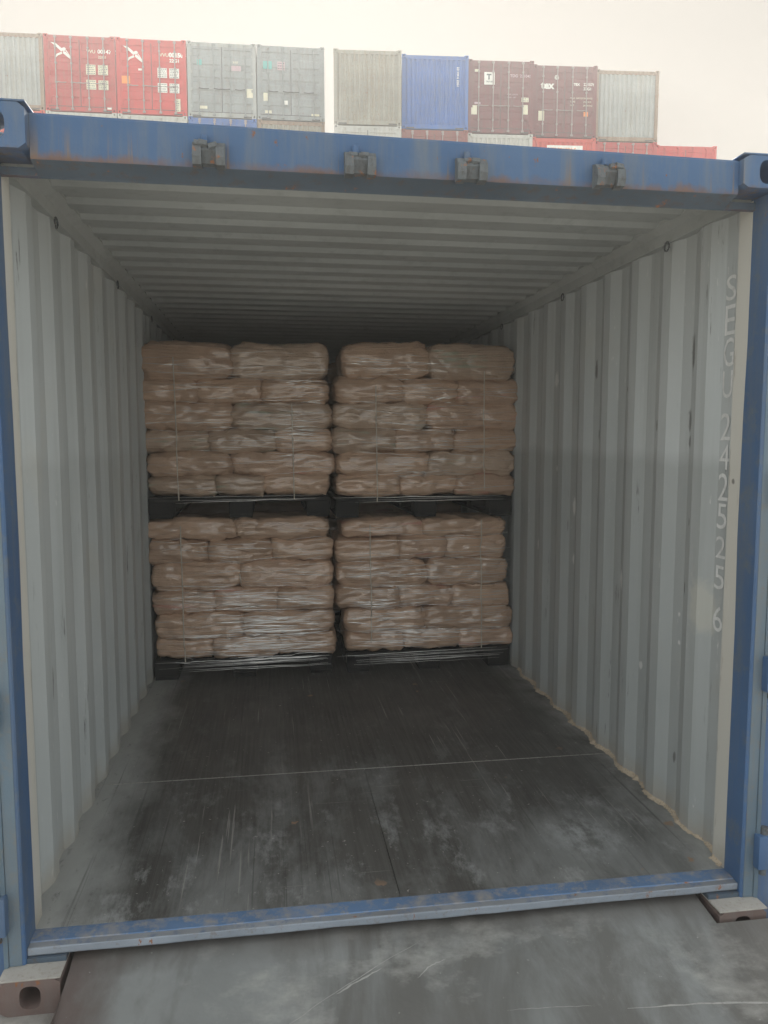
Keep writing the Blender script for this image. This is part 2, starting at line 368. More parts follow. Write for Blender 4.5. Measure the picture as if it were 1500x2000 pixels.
# ------------------------------------------------------------------ setting: ground and ramp
GZ = -0.168
g = MB(); g.add([(-300,-300,GZ),(300,-300,GZ),(300,400,GZ),(-300,400,GZ)], [(0,1,2,3)])
o = g.build('ground', M['ground']); o['kind'] = 'structure'; o['label'] = 'pale concrete yard under and around the containers'

def build_ramp():
    r = empty('ramp_plate'); tag(r, 'scratched grey steel ramp plate lying in front of the blue container', 'ramp plate')
    def z(y): return -.15+.092*math.exp((y+.03)/.55)
    m = MB()
    def slab(x0, x1, y0, y1, n):
        for i in range(n):
            ya, yb = y0+(y1-y0)*i/n, y0+(y1-y0)*(i+1)/n
            m.add([(x0,ya,z(ya)),(x1,ya,z(ya)),(x1,yb,z(yb)),(x0,yb,z(yb))], [(0,1,2,3)])
        t = [(x0,y0,z(y0)),(x1,y0,z(y0)),(x1,y1,z(y1)),(x0,y1,z(y1))]
        m.add(t+[(p[0],p[1],p[2]-.012) for p in t], [(0,4,5,1),(1,5,6,2),(2,6,7,3),(3,7,4,0)])
    slab(.125,3.4,-2.9,-.175,20); slab(.125,2.205,-.175,-.03,4)
    pl = m.build('plate', M['ramp'], r)
    bm = bmesh.new(); bm.from_mesh(pl.data); bmesh.ops.remove_doubles(bm, verts=bm.verts, dist=1e-5); bm.to_mesh(pl.data); bm.free()
    for p in pl.data.polygons: p.use_smooth = True
    pl.data.set_sharp_from_angle(angle=rad(30))
    k = MB()
    for x in (.3,1.2,2.1,3.2): k.prism([(-2.7,GZ),(-.25,GZ),(-.25,z(-.25)-.03),(-1.2,z(-1.2)-.014),(-2.7,z(-2.7)-.0135)], 'x', x-.03, x+.03)
    k.build('bearer', M['rusty'], r)
    s = MB(); rng = random.Random(5)
    def scr(p, q, wd, bow=.01):
        p = Vector(p); q = Vector(q); d = (q-p); nrm = Vector((-d.y,d.x)).normalized(); vs = []; N = 14
        for i in range(N+1):
            t = i/N; c = p+d*t+nrm*(bow*sin(pi*t)+rng.uniform(-.002,.002)); ww = wd*sin(pi*min(1,max(.03,t)))**.6*rng.uniform(.5,1.1)
            vs += [(c.x+nrm.x*ww, c.y+nrm.y*ww, z(c.y+nrm.y*ww)+.0012), (c.x-nrm.x*ww, c.y-nrm.y*ww, z(c.y-nrm.y*ww)+.0012)]
        s.add(vs, [(2*i,2*i+1,2*i+3,2*i+2) for i in range(N)])
    scr((.72,-.43),(1.20,-.13),.0016,.012); scr((.92,-.30),(1.07,-.22),.004,.004); scr((1.17,-.27),(1.27,-.21),.002)
    scr((1.75,-.46),(2.35,-.52),.004,.01); scr((.42,-.40),(.52,-.36),.0015)
    scr((1.40,-.42),(1.66,-.44),.001,.004)
    s.build('scratch_marks', M['scratch'], r)
build_ramp()

# ------------------------------------------------------------------ the open blue container
XL, XR, L20 = 0.0, 2.338, 5.86
box = empty('shipping_container', (0,0,GZ))
tag(box, 'open blue shipping container with grey inside, loaded with pallets of bags', 'shipping container')
OFF = Vector((0,0,-GZ))
def part(mb, name, mats, angle=None, smooth=False, parent=None):
    o = mb.build(name, mats, parent or box, smooth=smooth, angle=angle)
    if parent is None: o.location = OFF
    return o
# corrugated side walls
def wall_profile():
    pts = [(.0,0),(.078,.002),(.098,.034)]; y = .19
    while y < L20-.35:
        pts += [(y,.033),(y+.070,.011),(y+.134,.011),(y+.204,.033)]; y += .278
    return pts+[(L20,.036)]
WP = wall_profile()
for side in (0,1):
    m = MB(); f = (lambda d: XR+d) if side else (lambda d: XL-d)
    zc = [0,.4,.8,1.2,1.6,2.0,2.315]
    rng = random.Random(3+side)
    k = len(WP); vs = []
    for z in zc:
        for (y, d) in WP: vs.append((f(d+.002*noise.noise(Vector((y*1.3,z*1.1,side*9)))), y, z))
    fs = [(j*k+i, j*k+i+1, (j+1)*k+i+1, (j+1)*k+i) for j in range(len(zc)-1) for i in range(k-1)]
    m.add(vs, fs, 0)
    m.add([(f(d+.004),y,z) for z in (-.02,2.33) for (y,d) in WP], [(i,i+1,k+i+1,k+i) for i in range(k-1)], 1)
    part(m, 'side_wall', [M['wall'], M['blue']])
    # top and bottom rails
    m = MB(); s = 1 if side else -1; X = XR if side else XL
    m.prism([(X+s*.001,2.315),(X+s*.0,2.362),(X-s*.035,2.385),(X-s*.035,2.40),(X+s*.05,2.42),(X+s*.05,2.315)], 'y', .02, L20+.06)
    part(m, 'top_rail', M['ceiling'])
    m = MB(); m.prism([(X+s*.003,-.03),(X+s*.05,-.03),(X+s*.05,-.15),(X+s*.0,-.15)], 'y', .03, L20+.06); part(m, 'bottom_rail', M['blue'])
# roof
m = MB(); rp = [(.0,2.382),(.27,2.382)]; y = .27
while y < L20-.25:
    rp += [(y+.032,2.397),(y+.10,2.397),(y+.132,2.382),(y+.20,2.382)]; y += .20
rp.append((L20+.05,2.382))
m.strip(rp, 'x', XL-.002, XR+.002, 0, 6); m.strip([(a,b+.004) for a,b in rp], 'x', XL-.03, XR+.03, 1)
part(m, 'roof_panel', [M['ceiling'], M['blue']])
# front end wall (far end, inside)
m = MB(); ep = [(XL-.04,0)]; x = XL
while x < XR-.2: ep += [(x,.0),(x+.06,.04),(x+.13,.04),(x+.19,0)]; x += .25
ep.append((XR+.04,0)); m.strip([(a, L20+b) for a,b in ep], 'z', -.02, 2.4, 0); m.strip([(a, L20+b+.004) for a,b in ep], 'z', -.02, 2.4, 1)
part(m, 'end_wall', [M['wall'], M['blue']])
# floor boards and their metal joints
m = MB(); m.box((XL-.035,.004,-.028),(1.161,1.013,0)); m.box((1.1635,.004,-.028),(XR+.035,1.013,0)); m.box((XL-.035,1.019,-.028),(XR+.035,3.4,0)); m.box((XL-.035,3.406,-.028),(XR+.035,L20-.002,0))
part(m, 'floor_board', M['floor'])
m = MB(); m.box((XL-.03,1.0145,-.01),(XR+.03,1.0178,.0012)); part(m, 'floor_joint', M['strip'])
m = MB(); m.box((XL-.02,.05,-.14),(XR+.02,L20,-.03)); part(m, 'underframe', M['dark_underside'])
# sill
m = MB(); N = 40
prof = [(.003,-.0015),(-.020,-.0015),(-.054,-.003),(-.056,-.0065),(-.0785,-.008),(-.0815,-.0105),(-.0815,-.029),(-.078,-.034),(-.03,-.036),(-.03,-.125),(.03,-.125)]
vs = []; k = len(prof)
for i in range(N+1):
    x = XL-.0005+(XR-XL+.001)*i/N
    for j,(y,z) in enumerate(prof):
        d = .0016*noise.noise(Vector((x*9,j*.7,2)))+.0022*noise.noise(Vector((x*2.4,j*.2,5)))
        vs.append((x, y+(d if 4<=j<=7 else 0), z+(d*.7 if 1<=j<=7 else 0)))
for i in range(N):
    for j in range(k-1):
        m.add([vs[i*k+j],vs[(i+1)*k+j],vs[(i+1)*k+j+1],vs[i*k+j+1]], [(0,1,2,3)], 1 if 4<=j<=6 else (2 if j>=7 else (3 if j==3 else 0)))
bm = bmesh.new()
o = part(m, 'door_sill', [M['blue_worn'], M['lip'], M['dark_underside'], M['sill_edge']])  # lip underside and web painted near-black for their shade
bm.from_mesh(o.data); bmesh.ops.remove_doubles(bm, verts=bm.verts, dist=1e-6); bm.to_mesh(o.data); bm.free()
for p in o.data.polygons: p.use_smooth = True
o.data.set_sharp_from_angle(angle=rad(22))
# posts: stop face, outer web
for side in (0,1):
    s = 1 if side else -1; X = XR if side else XL
    m = MB()
    m.prism([(X,0),(X+s*.0025,-.088),(X+s*.007,-.0925),(X+s*.014,-.093),(X+s*.050,-.093),(X+s*.050,.045),(X+s*.004,.045)], 'z', -.052, 2.3165, 0)
    m.box((min(X+s*.013,X+s*.0495),-.0945,-.0515),(max(X+s*.013,X+s*.0495),-.0925,2.316),1)
    m.prism([(X+s*.0505,-.098),(X+s*.0615,-.104),(X+s*.0615,.10),(X+s*.0505,.10)], 'z', -.052, 2.318, 1)
    part(m, 'corner_post', [M['blue'], M['blue_dirty']])
    m = MB(); m.box((X-s*.0 if s>0 else X-.05, L20, -.1),(X+.05 if s>0 else X, L20+.10, 2.35)); part(m, 'corner_post', M['blue'])
    a, b = sorted((X+s*.001, X-s*.112)); m = MB(); m.box((a,-.088,-.0525),(b,-.02,-.0365)); part(m, 'sill_end', M['soffit'])
    # hinges
    for z in (.12,.745,1.37,1.99):
        m = MB(); a, b = sorted((X+s*.045, X+s*.085))
        m.box((a,-.125,z-.06),(b,-.085,z+.06),0,.006); m.tube([(X+s*.075,-.105,z-.085),(X+s*.075,-.105,z+.085)], .012, 10, 1)
        part(m, 'hinge', [M['blue'], M['keeper']], angle=35)
    # door folded back along the outside
    d = MB(); a, b = sorted((X+s*.064, X+s*.124))
    yy0, yy1 = -.085, 1.08
    d.box((a,yy0,-.155),(b,yy0+.09,2.26)); d.box((a,yy1-.09,-.155),(b,yy1,2.26)); d.box((a,yy0+.09,-.155),(b,yy1-.09,.11)); d.box((a,yy0+.09,2.17),(b,yy1-.09,2.26))
    pr = [(yy0+.09, .0)]; y = yy0+.12
    while y < yy1-.25: pr += [(y,0),(y+.04,.025),(y+.12,.025),(y+.16,0)]; y += .2
    pr.append((yy1-.09,0)); mid = (a+b)/2-.012
    d.strip([(mid+q, yq) for yq,q in pr], 'z', .11, 2.17)
    dr = part(d, 'door', M['blue'])
    gk = MB(); gx = X+s*.127; gk.box((min(gx-s*.003,gx),yy0-.012,.02),(max(gx-s*.003,gx),yy0+.03,2.26)); gk.box((min(gx-s*.003,gx),yy1-.03,.02),(max(gx-s*.003,gx),yy1+.012,2.26))
    gk.build('gasket', M['rubber'], dr)
    for yr in (.25,.80):
        q = MB(); q.tube([(X+s*.140,yr,-.02),(X+s*.140,yr,2.30)], .0125, 8); q.build('lock_rod', M['keeper'], dr, smooth=True)
# castings
def casting(x0, x1, y0, y1, z0, z1, mats, top=True):
    m = MB(); m.holed((x0,y0,z0),(x1,y1,z1-.006), .030, .036, 0)
    m.box((x0-.002,y0-.003,z1-.0055),(x1+.002,y1,z1), 1, .002)
    part(m, 'corner_casting', mats, angle=30)
casting(-.0615,.110,-.155,.018,GZ,-.053, [M['rusty'],M['casting_top']])
casting(2.228,2.399,-.155,.018,GZ,-.053, [M['rusty'],M['casting_top']])
casting(-.060,.104,-.118,.012,2.320,2.446, [M['header'],M['header']])
casting(2.228,2.398,-.108,.012,2.320,2.424, [M['header'],M['header']])
for x0,x1 in ((-.05,.11),(2.228,2.388)):
    casting(x0,x1,L20,L20+.16,GZ,-.05,[M['blue'],M['blue']]); casting(x0,x1,L20,L20+.16,2.322,2.44,[M['blue'],M['blue']])
# header
m = MB(); hp = [(-.080,2.305),(-.083,2.312),(-.083,2.412),(-.076,2.420),(.10,2.425),(.10,2.415),(.004,2.410),(.004,2.292),(.002,2.279),(-.004,2.277),(-.012,2.283),(-.068,2.300)]
m.prism([(a,b) for a,b in hp], 'x', .1045, 2.2275, 0)
m.prism([(.003,2.279),(.003,2.305),(-.010,2.305),(-.010,2.282)], 'x', XL, .112, 0); m.prism([(.003,2.279),(.003,2.305),(-.010,2.305),(-.010,2.282)], 'x', 2.226, XR, 0)
m.v = [(a,b,c+(.011*(1-2*a/XR) if c > 2.35 else 0)) for a,b,c in m.v]
for i, f in enumerate(m.f):
    zs = [m.v[j][2] for j in f]; ys = [m.v[j][1] for j in f]
    if max(zs) < 2.306 and len(f) == 4 and max(ys) < .0 : m.mi[i] = 2
part(m, 'door_header', [M['header'], M['blue_dirty'], M['soffit']], angle=25)
m = MB(); m.box((.1125,-.0815,2.286),(2.2255,-.010,2.2995)); 
for x,zz in ((.59,2.335),(1.02,2.330),(1.353,2.330),(1.785,2.334)):
    m = MB(); y0 = -.083
    for sx in (-1,1):
        a, b = sorted((x+sx*.020, x+sx*.045))
        m.prism([(y0,zz-.036),(y0-.036,zz-.034),(y0-.044,zz-.014),(y0-.040,zz+.012),(y0-.024,zz+.030),(y0,zz+.036)], 'x', a, b, 0)
    m.prism([(y0,zz-.030),(y0-.020,zz-.026),(y0-.030,zz-.004),(y0-.036,zz+.006),(y0-.026,zz+.027),(y0,zz+.033)], 'x', x-.0195, x+.0195, 0)
    rg = random.Random(int(x*100))
    for q in range(3):
        cx_ = x+rg.uniform(-.03,.03); m.tube([(cx_-.012,y0-.030,zz+.020+rg.uniform(-.006,.006)),(cx_+.012,y0-.028,zz+.022)], rg.uniform(.007,.012), 7)
    kp = part(m, 'cam_keeper', M['keeper'], angle=30)
    q = MB(); q.tube([(x-.012,y0-.012,zz+.032),(x-.012,y0-.012,zz+.052)], .010, 8); q.build('bolt', M['blue'], kp, angle=30)
# sealant line on the right, a bank of swept dust on the left
for side in (1,):
    m = MB(); s = 1 if side else -1; X = XR if side else XL; vs = []; k = 0; y = .012
    def dep(y):
        for (a,da),(b,db) in zip(WP, WP[1:]):
            if a <= y <= b: return da+(db-da)*(y-a)/(b-a)
        return .036
    while y < 2.4:
        n1 = noise.noise(Vector((y*7,3,side))); n2 = noise.noise(Vector((y*31,1,side))); n3 = noise.noise(Vector((y*63,5,side))); d = dep(y)
        if side:
            wv = .0075+.010*n1+.010*n2+.006*n3-.010*max(0,noise.noise(Vector((y*2.1,7,3)))); hv = max(-.002,.010+.011*n1+.010*n2+.006*n3)
            vs += [(X+d+.003,y,hv+.008),(X+d-.002,y,hv),(X+d-wv,y,.004+.003*n2),(X+d-wv-.008-.006*n3,y,.0008)]
        else:
            wv = .040+.018*n1+.004*n2; hv = .008+.005*n1+.002*n2
            vs += [(X-d-.003,y,hv+.012),(X-d+.004,y,hv),(X-d*.5+wv*.45,y,.007+.003*n2+.0015*n3),(X+wv+.012*n3,y,.0008)]
        k += 1; y += .008
    m.add(vs, [(i*4+j,i*4+j+1,i*4+4+j+1,i*4+4+j) for i in range(k-1) for j in range(3)])
    part(m, 'sealant' if side else 'dust_bank', M['sealant'] if side else M['dust'], smooth=True)
# lashing rings under the top rail
for side in (0,1):
    s = 1 if side else -1; X = XR if side else XL
    for y in (.55,1.66,2.77,3.9):
        m = MB(); c = Vector((X-s*.006, y, 2.300)); pts = [(c.x, c.y+.018*cos(t), c.z+.018*sin(t)) for t in [2*pi*i/14 for i in range(15)]]
        m.tube(pts, .0035, 6, 0, False); part(m, 'lashing_ring', M['keeper'], smooth=True)
# the number painted upright down the first panel
chars = [('S',544,592),('E',601,658),('G',664,719),('U',727,779),('2',808,860),('4',868,916),('2',923,976),('5',981,1030),('2',1044,1086),('5',1100,1146),('6',1177,1227)]
def z_at(px, py, X):
    d = fw+rt*((px-750)/1490)+up*((1000-py)/1490); return (CAM+d*((X-CAM.x)/d.x))
m = MB()
for ch, p0, p1 in chars:
    px = 1412-(p0-560)*.040; zt = z_at(px,p0,2.373).z; zb = z_at(px,p1,2.373).z
    me = text_mesh(ch, 1.0, 0.0)
    xs = [v.co.x for v in me.vertices]; ys = [v.co.y for v in me.vertices]
    for v in me.vertices:
        u = (v.co.x-min(xs))/(max(xs)-min(xs)); q = (v.co.y-min(ys))/(max(ys)-min(ys))
        v.co = Vector((2.3680, .182-.060*u, zb+(zt-zb)*q))
    m.mesh(me); bpy.data.meshes.remove(me)
part(m, 'number_lettering', M['number'])

# ------------------------------------------------------------------ pallets, bags, film
def pallet(x0, x1, y0, z0, label):
    r = empty('pallet', ((x0+x1)/2, y0, z0)); tag(r, label, 'pallet', 'pallets under the bag loads')
    W = (x1-x0)/2; D = 1.10; H = .13
    d = MB(); d.box((-W,0,H-.028),(W,D,H),0,.004); d.build('deck', M['pallet'], r)
    for cx in (-W+.075, 0, W-.075):
        for cy in (.06, D/2, D-.06):
            b = MB(); b.box((cx-.075,cy-.055,.0205),(cx+.075,cy+.055,H-.0285),0,.004); b.build('block', M['pallet'], r)
        s = MB(); s.box((cx-.07,0.004,0),(cx+.07,D-.004,.020)); s.build('runner', M['pallet'], r)
    return r

def bag_mesh(W, D, H, seed, long_x):
    nx, ny, nz = (30,12,14) if long_x else (22,16,14)
    dims = (nx,ny,nz); vm = {}; vs = []; fs = []
    def vid(i,j,k):
        key = (i,j,k)
        if key not in vm: vm[key] = len(vs); vs.append((2*i/nx-1, 2*j/ny-1, 2*k/nz-1))
        return vm[key]
    for i in range(nx):
        for j in range(ny):
            fs.append((vid(i,j,0),vid(i,j+1,0),vid(i+1,j+1,0),vid(i+1,j,0))); fs.append((vid(i,j,nz),vid(i+1,j,nz),vid(i+1,j+1,nz),vid(i,j+1,nz)))
    for i in range(nx):
        for k in range(nz):
            fs.append((vid(i,0,k),vid(i+1,0,k),vid(i+1,0,k+1),vid(i,0,k+1))); fs.append((vid(i,ny,k),vid(i,ny,k+1),vid(i+1,ny,k+1),vid(i+1,ny,k)))
    for j in range(ny):
        for k in range(nz):
            fs.append((vid(0,j,k),vid(0,j,k+1),vid(0,j+1,k+1),vid(0,j+1,k))); fs.append((vid(nx,j,k),vid(nx,j+1,k),vid(nx,j+1,k+1),vid(nx,j,k+1)))
    rng = random.Random(seed); o1 = Vector((rng.uniform(0,99),rng.uniform(0,99),rng.uniform(0,99)))
    out = []; sk = rng.uniform(-.06,.06); be = rng.uniform(-.12,.12)
    for a,b,c in vs:
        # rounder in the height than in the plan
        kp = 9.0; q = (abs(a)**kp+abs(b)**kp)**(1/kp) if (a or b) else 1
        mx = max(abs(a),abs(b)) or 1e-6; f = (mx/q) if q else 1
        a1, b1 = a*f, b*f
        kk = 4.2; r = max(abs(a1),abs(b1)); rr = (r**(kk+2)+abs(c)**kk)**(1/kk) if (r or c) else 1
        mm = max(r,abs(c)) or 1e-6; g2 = mm/rr if rr else 1
        edge = max(0,(mm-.3)/.7)
        a2, b2, c2 = a1*(1+(g2-1)*edge*.62), b1*(1+(g2-1)*edge*.75), c*(1+(g2-1)*edge)
        e = max(0,(abs(a)-.70)/.30)
        if long_x: c2 *= 1-.10*e*e
        x, y, z = a2*W/2, b2*D/2, c2*H/2
        p = Vector((x,y,z))
        lo = noise.noise(p*5+o1); md = noise.noise(Vector((x*9,y*9,z*26))+o1); hi = noise.noise(Vector((x*24,y*24,z*70))+o1)
        cr = noise.noise(Vector((x*46,y*40,z*34))-o1)*e
        n = Vector((a2/W*.5, b2/D, c2/H)); n.normalize()
        cz = abs(noise.noise(Vector((x*7+y*5,z*16,seed*.37))))     # sharp folds
        p += n*(.014*lo+.011*md+.006*hi+.012*cr-.012*max(0,.16-cz)/.16)
        p.z += sk*x*.35+be*.03*(a*a-.4)+.010*noise.noise(Vector((x*4,0,seed*.7)))
        out.append(p)
    me = bpy.data.meshes.new('paper_bag'); me.from_pydata(out, [], fs); me.update()
    for p in me.polygons: p.use_smooth = True
    return me

ORD = ['top','second','third','fourth','fifth','bottom']
def px_x(px, y=2.49):
    d = fw+rt*((px-750)/1490); return (CAM+d*((y-CAM.y)/d.y)).x
LOADS = {
 'upper left':  (1.175, [(2.126,1.912),(1.912,1.764),(1.764,1.595),(1.595,1.455),(1.455,1.310),(1.310,1.172)],
   [[283,457,641],[272,392,515,642],[279,456,648],[272,412,540,648],[291,455,652],[292,425,517,642]]),
 'upper right': (1.16, [(2.140,1.925),(1.925,1.772),(1.772,1.600),(1.600,1.455),(1.455,1.300),(1.300,1.160)],
   [[672,836,998],[658,785,889,1003],[655,832,1011],[650,770,886,1004],[660,835,1003],[660,780,890,1001]]),
 'lower left':  (.13, [(1.030,.905),(.905,.757),(.757,.585),(.585,.432),(.432,.275),(.275,.130)],
   [[285,461,641],[291,405,530,647],[294,466,647],[293,415,541,650],[299,470,649],[301,411,541,654]]),
 'lower right': (.13, [(1.020,.905),(.905,.745),(.745,.575),(.575,.425),(.425,.268),(.268,.130)],
   [[670,826,985],[657,780,872,986],[660,836,990],[657,776,886,994],[676,830,1001],[679,790,900,1001]]),
}
FRONT = 2.465
all_bags = {}
sd_ = 100
for name, (base, rows, cuts) in LOADS.items():
    bl = []
    for r_, ((zt,zb), cut) in enumerate(zip(rows, cuts)):
        n = len(cut)-1; long_x = n == 2
        for i in range(n):
            sd_ += 1; rng = random.Random(sd_)
            a, b = px_x(cut[i]), px_x(cut[i+1]); W = (b-a)+.030; D = .40 if long_x else .58
            if 'left' in name: a0 = -.028
            H = (zt-zb)*1.14+.006; zc = (zt+zb)/2-(.004 if r_ < 5 else -.006)
            if r_ == 5: H *= .94
            me = bag_mesh(W, D, H, sd_, long_x)
            k = rng.random()
            if 'upper' in name: me.materials.append(M['bag_b'] if k < .4 else M['bag_c'] if k < .55 else M['bag_a'])
            else: me.materials.append(M['bag_c'] if k < .22 else M['bag_a'])
            o = bpy.data.objects.new('paper_bag', me); C.objects.link(o)
            o.location = ((a+b)/2, FRONT+D/2+rng.uniform(-.012,.020), zc)
            o.rotation_euler = (rng.uniform(-.02,.02), rng.uniform(-.035,.035) if r_ < 5 else 0, rng.uniform(-.025,.025))
            pos = ('left end','right end')[i] if n == 2 else ('left end','middle','right end')[i]
            tag(o, 'tan paper bag, %s of the %s layer on the %s pallet' % (pos, ORD[r_], name), 'bag', 'paper bags stacked on pallets')
            bl.append(o)
    all_bags[name] = bl
pallet(px_x(292), px_x(648), 2.50, 0.0, 'dark pallet on the floor under the lower left load of bags')
pallet(px_x(677), px_x(1000), 2.50, 0.0, 'dark pallet on the floor under the lower right load of bags')
pallet(px_x(290), px_x(645), 2.50, 1.036, 'dark pallet resting on the lower left bags, carrying the upper left load')
pallet(px_x(657), px_x(1000), 2.50, 1.026, 'dark pallet resting on the lower right bags, carrying the upper right load')

for o in [q for bl in all_bags.values() for q in bl]:
    c = o.copy(); C.objects.link(c); c.location.y += 1.19+(.55 if o.dimensions.y < .5 else .0)*0
    tag(c, 'tan paper bag in the pallet loads standing behind the front ones', 'bag', 'paper bags of the loads behind')
for o in [q for q in C.objects if q.name.split('.')[0] == 'pallet']:
    c = o.copy(); C.objects.link(c); c.location.y += 1.17
    tag(c, 'dark pallet under the loads standing behind the front ones', 'pallet', 'pallets of the loads behind')
    for ch in list(o.children): d = ch.copy(); C.objects.link(d); d.parent = c
bpy.context.view_layer.update()
def make_film(name, n_str, zlo, zhi, seed, straps, glints=()):
    bl = all_bags[name]; V = []; F = []
    for o in bl:
        k = len(V); mw = o.matrix_world; V += [mw @ v.co for v in o.data.vertices]; F += [tuple(i+k for i in p.vertices) for p in o.data.polygons]
    bvh = BVHTree.FromPolygons(V, F); rng = random.Random(seed)
    xs = [v.x for v in V]; xa, xb = min(xs)+.02, max(xs)-.02
    def fy(x, z):
        h = bvh.ray_cast(Vector((x,1.0,z)), Vector((0,1,0)))
        return h[0].y if h[0] else FRONT+.05
    base = LOADS[name][0]; m = MB()
    def strand(x0, x1, z0, z1, wd, lift=.002):
        n = max(4,int((x1-x0)/.02)); ys = []; pts = []
        for i in range(n+1):
            t = i/n; x = x0+(x1-x0)*t; z = z0+(z1-z0)*t+.004*noise.noise(Vector((x*7,seed,z0*40)))
            pts.append((x,z)); ys.append(fy(x,z) if z > base+.005 else FRONT+.028)
        sm = [min(ys[max(0,i-3):i+4])*.5+ys[i]*.5 for i in range(n+1)]
        vs = []
        for i,(x,z) in enumerate(pts):
            y = sm[i]-lift; q = wd*(.25+.75*sin(pi*(i+.3)/(n+.6)))*(1+.4*noise.noise(Vector((x*30,z0*9,1))))
            vs += [(x,y+.0015,z+q),(x,y-q*.45,z+q*.15),(x,y+.0015,z-q)]
        m.add(vs, [(i*3+j,i*3+j+1,i*3+3+j+1,i*3+3+j) for i in range(n) for j in range(2)])
    for _ in range(n_str):
        x0 = rng.uniform(xa, xb-.15); ln = rng.choice((.12,.2,.3,.5))*rng.uniform(.6,1.3); x1 = min(xb, x0+ln)
        z0 = rng.uniform(base+.02, LOADS[name][1][0][0]-.05)
        if rng.random() < .5: z0 = zlo+(zhi-zlo)*rng.random()
        strand(x0, x1, z0, z0+(x1-x0)*rng.uniform(-.10,.10), rng.choice((.0008,.0011,.0015)))
    for p0, p1, q0, q1, cnt, wd in glints:      # extra pleats added to make the film glint here
        A, B = px_x(p0), px_x(p1); d_ = fw+up*((1000-q0)/1490); d2_ = fw+up*((1000-q1)/1490)
        za = (CAM+d_*((FRONT-CAM.y)/d_.y)).z; zb_ = (CAM+d2_*((FRONT-CAM.y)/d2_.y)).z
        for _ in range(cnt):
            ln = (B-A)*rng.uniform(.15,.5); x0 = rng.uniform(A, B-ln); z0 = rng.uniform(zb_, za)
            strand(x0, x0+ln, z0, z0+rng.uniform(-.012,.016), wd*rng.uniform(.5,1.2), .003)
    # tails of the film pulled over the pallet edge
    for q in range(7 if 'lower' in name else 3):
        z0 = base-.008-.011*q+rng.uniform(-.004,.004); x0 = xa+rng.uniform(0,.35)*(q>0); 
        strand(x0, xb-rng.uniform(0,.12), z0+rng.uniform(-.012,.002), z0+rng.uniform(0,.014), rng.choice((.0009,.0013,.0017)))
    r = empty('stretch_film', ((xa+xb)/2, FRONT, base)); tag(r, 'clear stretch film wrinkled across the bags of the %s pallet load' % name, 'stretch film', 'film round the pallet loads')
    inv = Matrix.Translation(-r.location)
    m.v = [tuple(inv @ Vector(v)) for v in m.v]; m.build('film_folds', M['film'], r, smooth=True)
    for px, zt, zb in straps:
        x = px_x(px); s = MB(); n = 60; zs = [zt+(zb-zt)*i/n for i in range(n+1)]; ys = [fy(x,z) for z in zs]
        sm = [min(ys[max(0,i-4):i+5]) for i in range(n+1)]; vs = []
        for i,z in enumerate(zs):
            xx = x+.01*(i/n)+.002*noise.noise(Vector((z*6,px,0)))
            vs += [(xx-.0035,sm[i]-.0015,z),(xx,sm[i]-.003,z),(xx+.0035,sm[i]-.0015,z)]
        s.add(vs, [(i*3+j,i*3+j+1,i*3+3+j+1,i*3+3+j) for i in range(n) for j in range(2)])
        s.v = [tuple(inv @ Vector(v)) for v in s.v]; s.build('strap', M['strap'], r)
make_film('upper left', 110, 1.5, 2.0, 1, ((347,2.03,1.15),(572,1.75,1.15)), ((560,632,730,760,7,.0026),(560,640,775,800,8,.0018),(530,635,835,862,14,.0024),(530,640,880,900,8,.0015)))
make_film('upper right', 120, 1.3, 2.0, 2, ((733,1.87,1.13),(940,1.97,1.2)), ((680,720,700,715,5,.003),(830,895,770,785,9,.0022),(820,885,855,875,10,.0018),(755,850,920,935,10,.0018),(680,890,700,740,12,.0012)))
make_film('lower left', 210, .15, .62, 3, ((352,.99,.12),(466,.68,.60)), ((400,648,1190,1240,34,.0024),(420,540,1150,1180,10,.0016),(540,648,1160,1180,8,.0018),(410,650,1245,1285,26,.0018),(320,420,1160,1185,5,.002),(330,400,1268,1280,5,.002),(540,640,1065,1100,14,.0012)))
make_film('lower right', 200, .15, .75, 4, ((722,.98,.2),(938,1.0,.14)), ((670,790,1165,1185,9,.0018),(676,800,1205,1225,10,.0022),(670,860,1100,1125,12,.0014),(690,900,1225,1262,24,.0016),(680,870,1180,1210,14,.0013)))

# ------------------------------------------------------------------ container stacks behind
PC = {}
def cpaint(key, col, dirt, amt, rust, **k):
    if key not in PC: PC[key] = paint(key, col, dirt, amt, rust, **k)
    return PC[key]
RED = lambda: cpaint('red_paint', (.40,.030,.028), (.26,.12,.09), .45, .10)
RED2 = lambda: cpaint('bright_red_paint', (.50,.030,.026), (.32,.09,.07), .3, .05)
MAR = lambda: cpaint('maroon_paint', (.150,.030,.034), (.10,.08,.07), .5, .12)
GRY = lambda: cpaint('grey_paint', (.26,.285,.285), (.20,.18,.14), .5, .12)
PAL = lambda: cpaint('pale_grey_paint', (.33,.35,.335), (.27,.24,.18), .55, .14)
BEI = lambda: cpaint('beige_grey_paint', (.28,.275,.23), (.24,.17,.09), .55, .16)
BLU = lambda: cpaint('mid_blue_paint', (.014,.105,.35), (.11,.14,.19), .45, .06)
WHT = lambda: cpaint('off_white_paint', (.45,.45,.41), (.30,.26,.20), .4, .10)
ORG = lambda: cpaint('orange_red_paint', (.52,.06,.04), (.35,.12,.08), .3, .05)
BRN = lambda: cpaint('brown_red_paint', (.22,.05,.042), (.14,.09,.07), .5, .14)
DRK = cpaint('dark_recess', (.05,.05,.05), (.1,.09,.08), .5, 0)
POST = cpaint('rusty_post_paint', (.27,.20,.14), (.14,.08,.05), .7, .35)
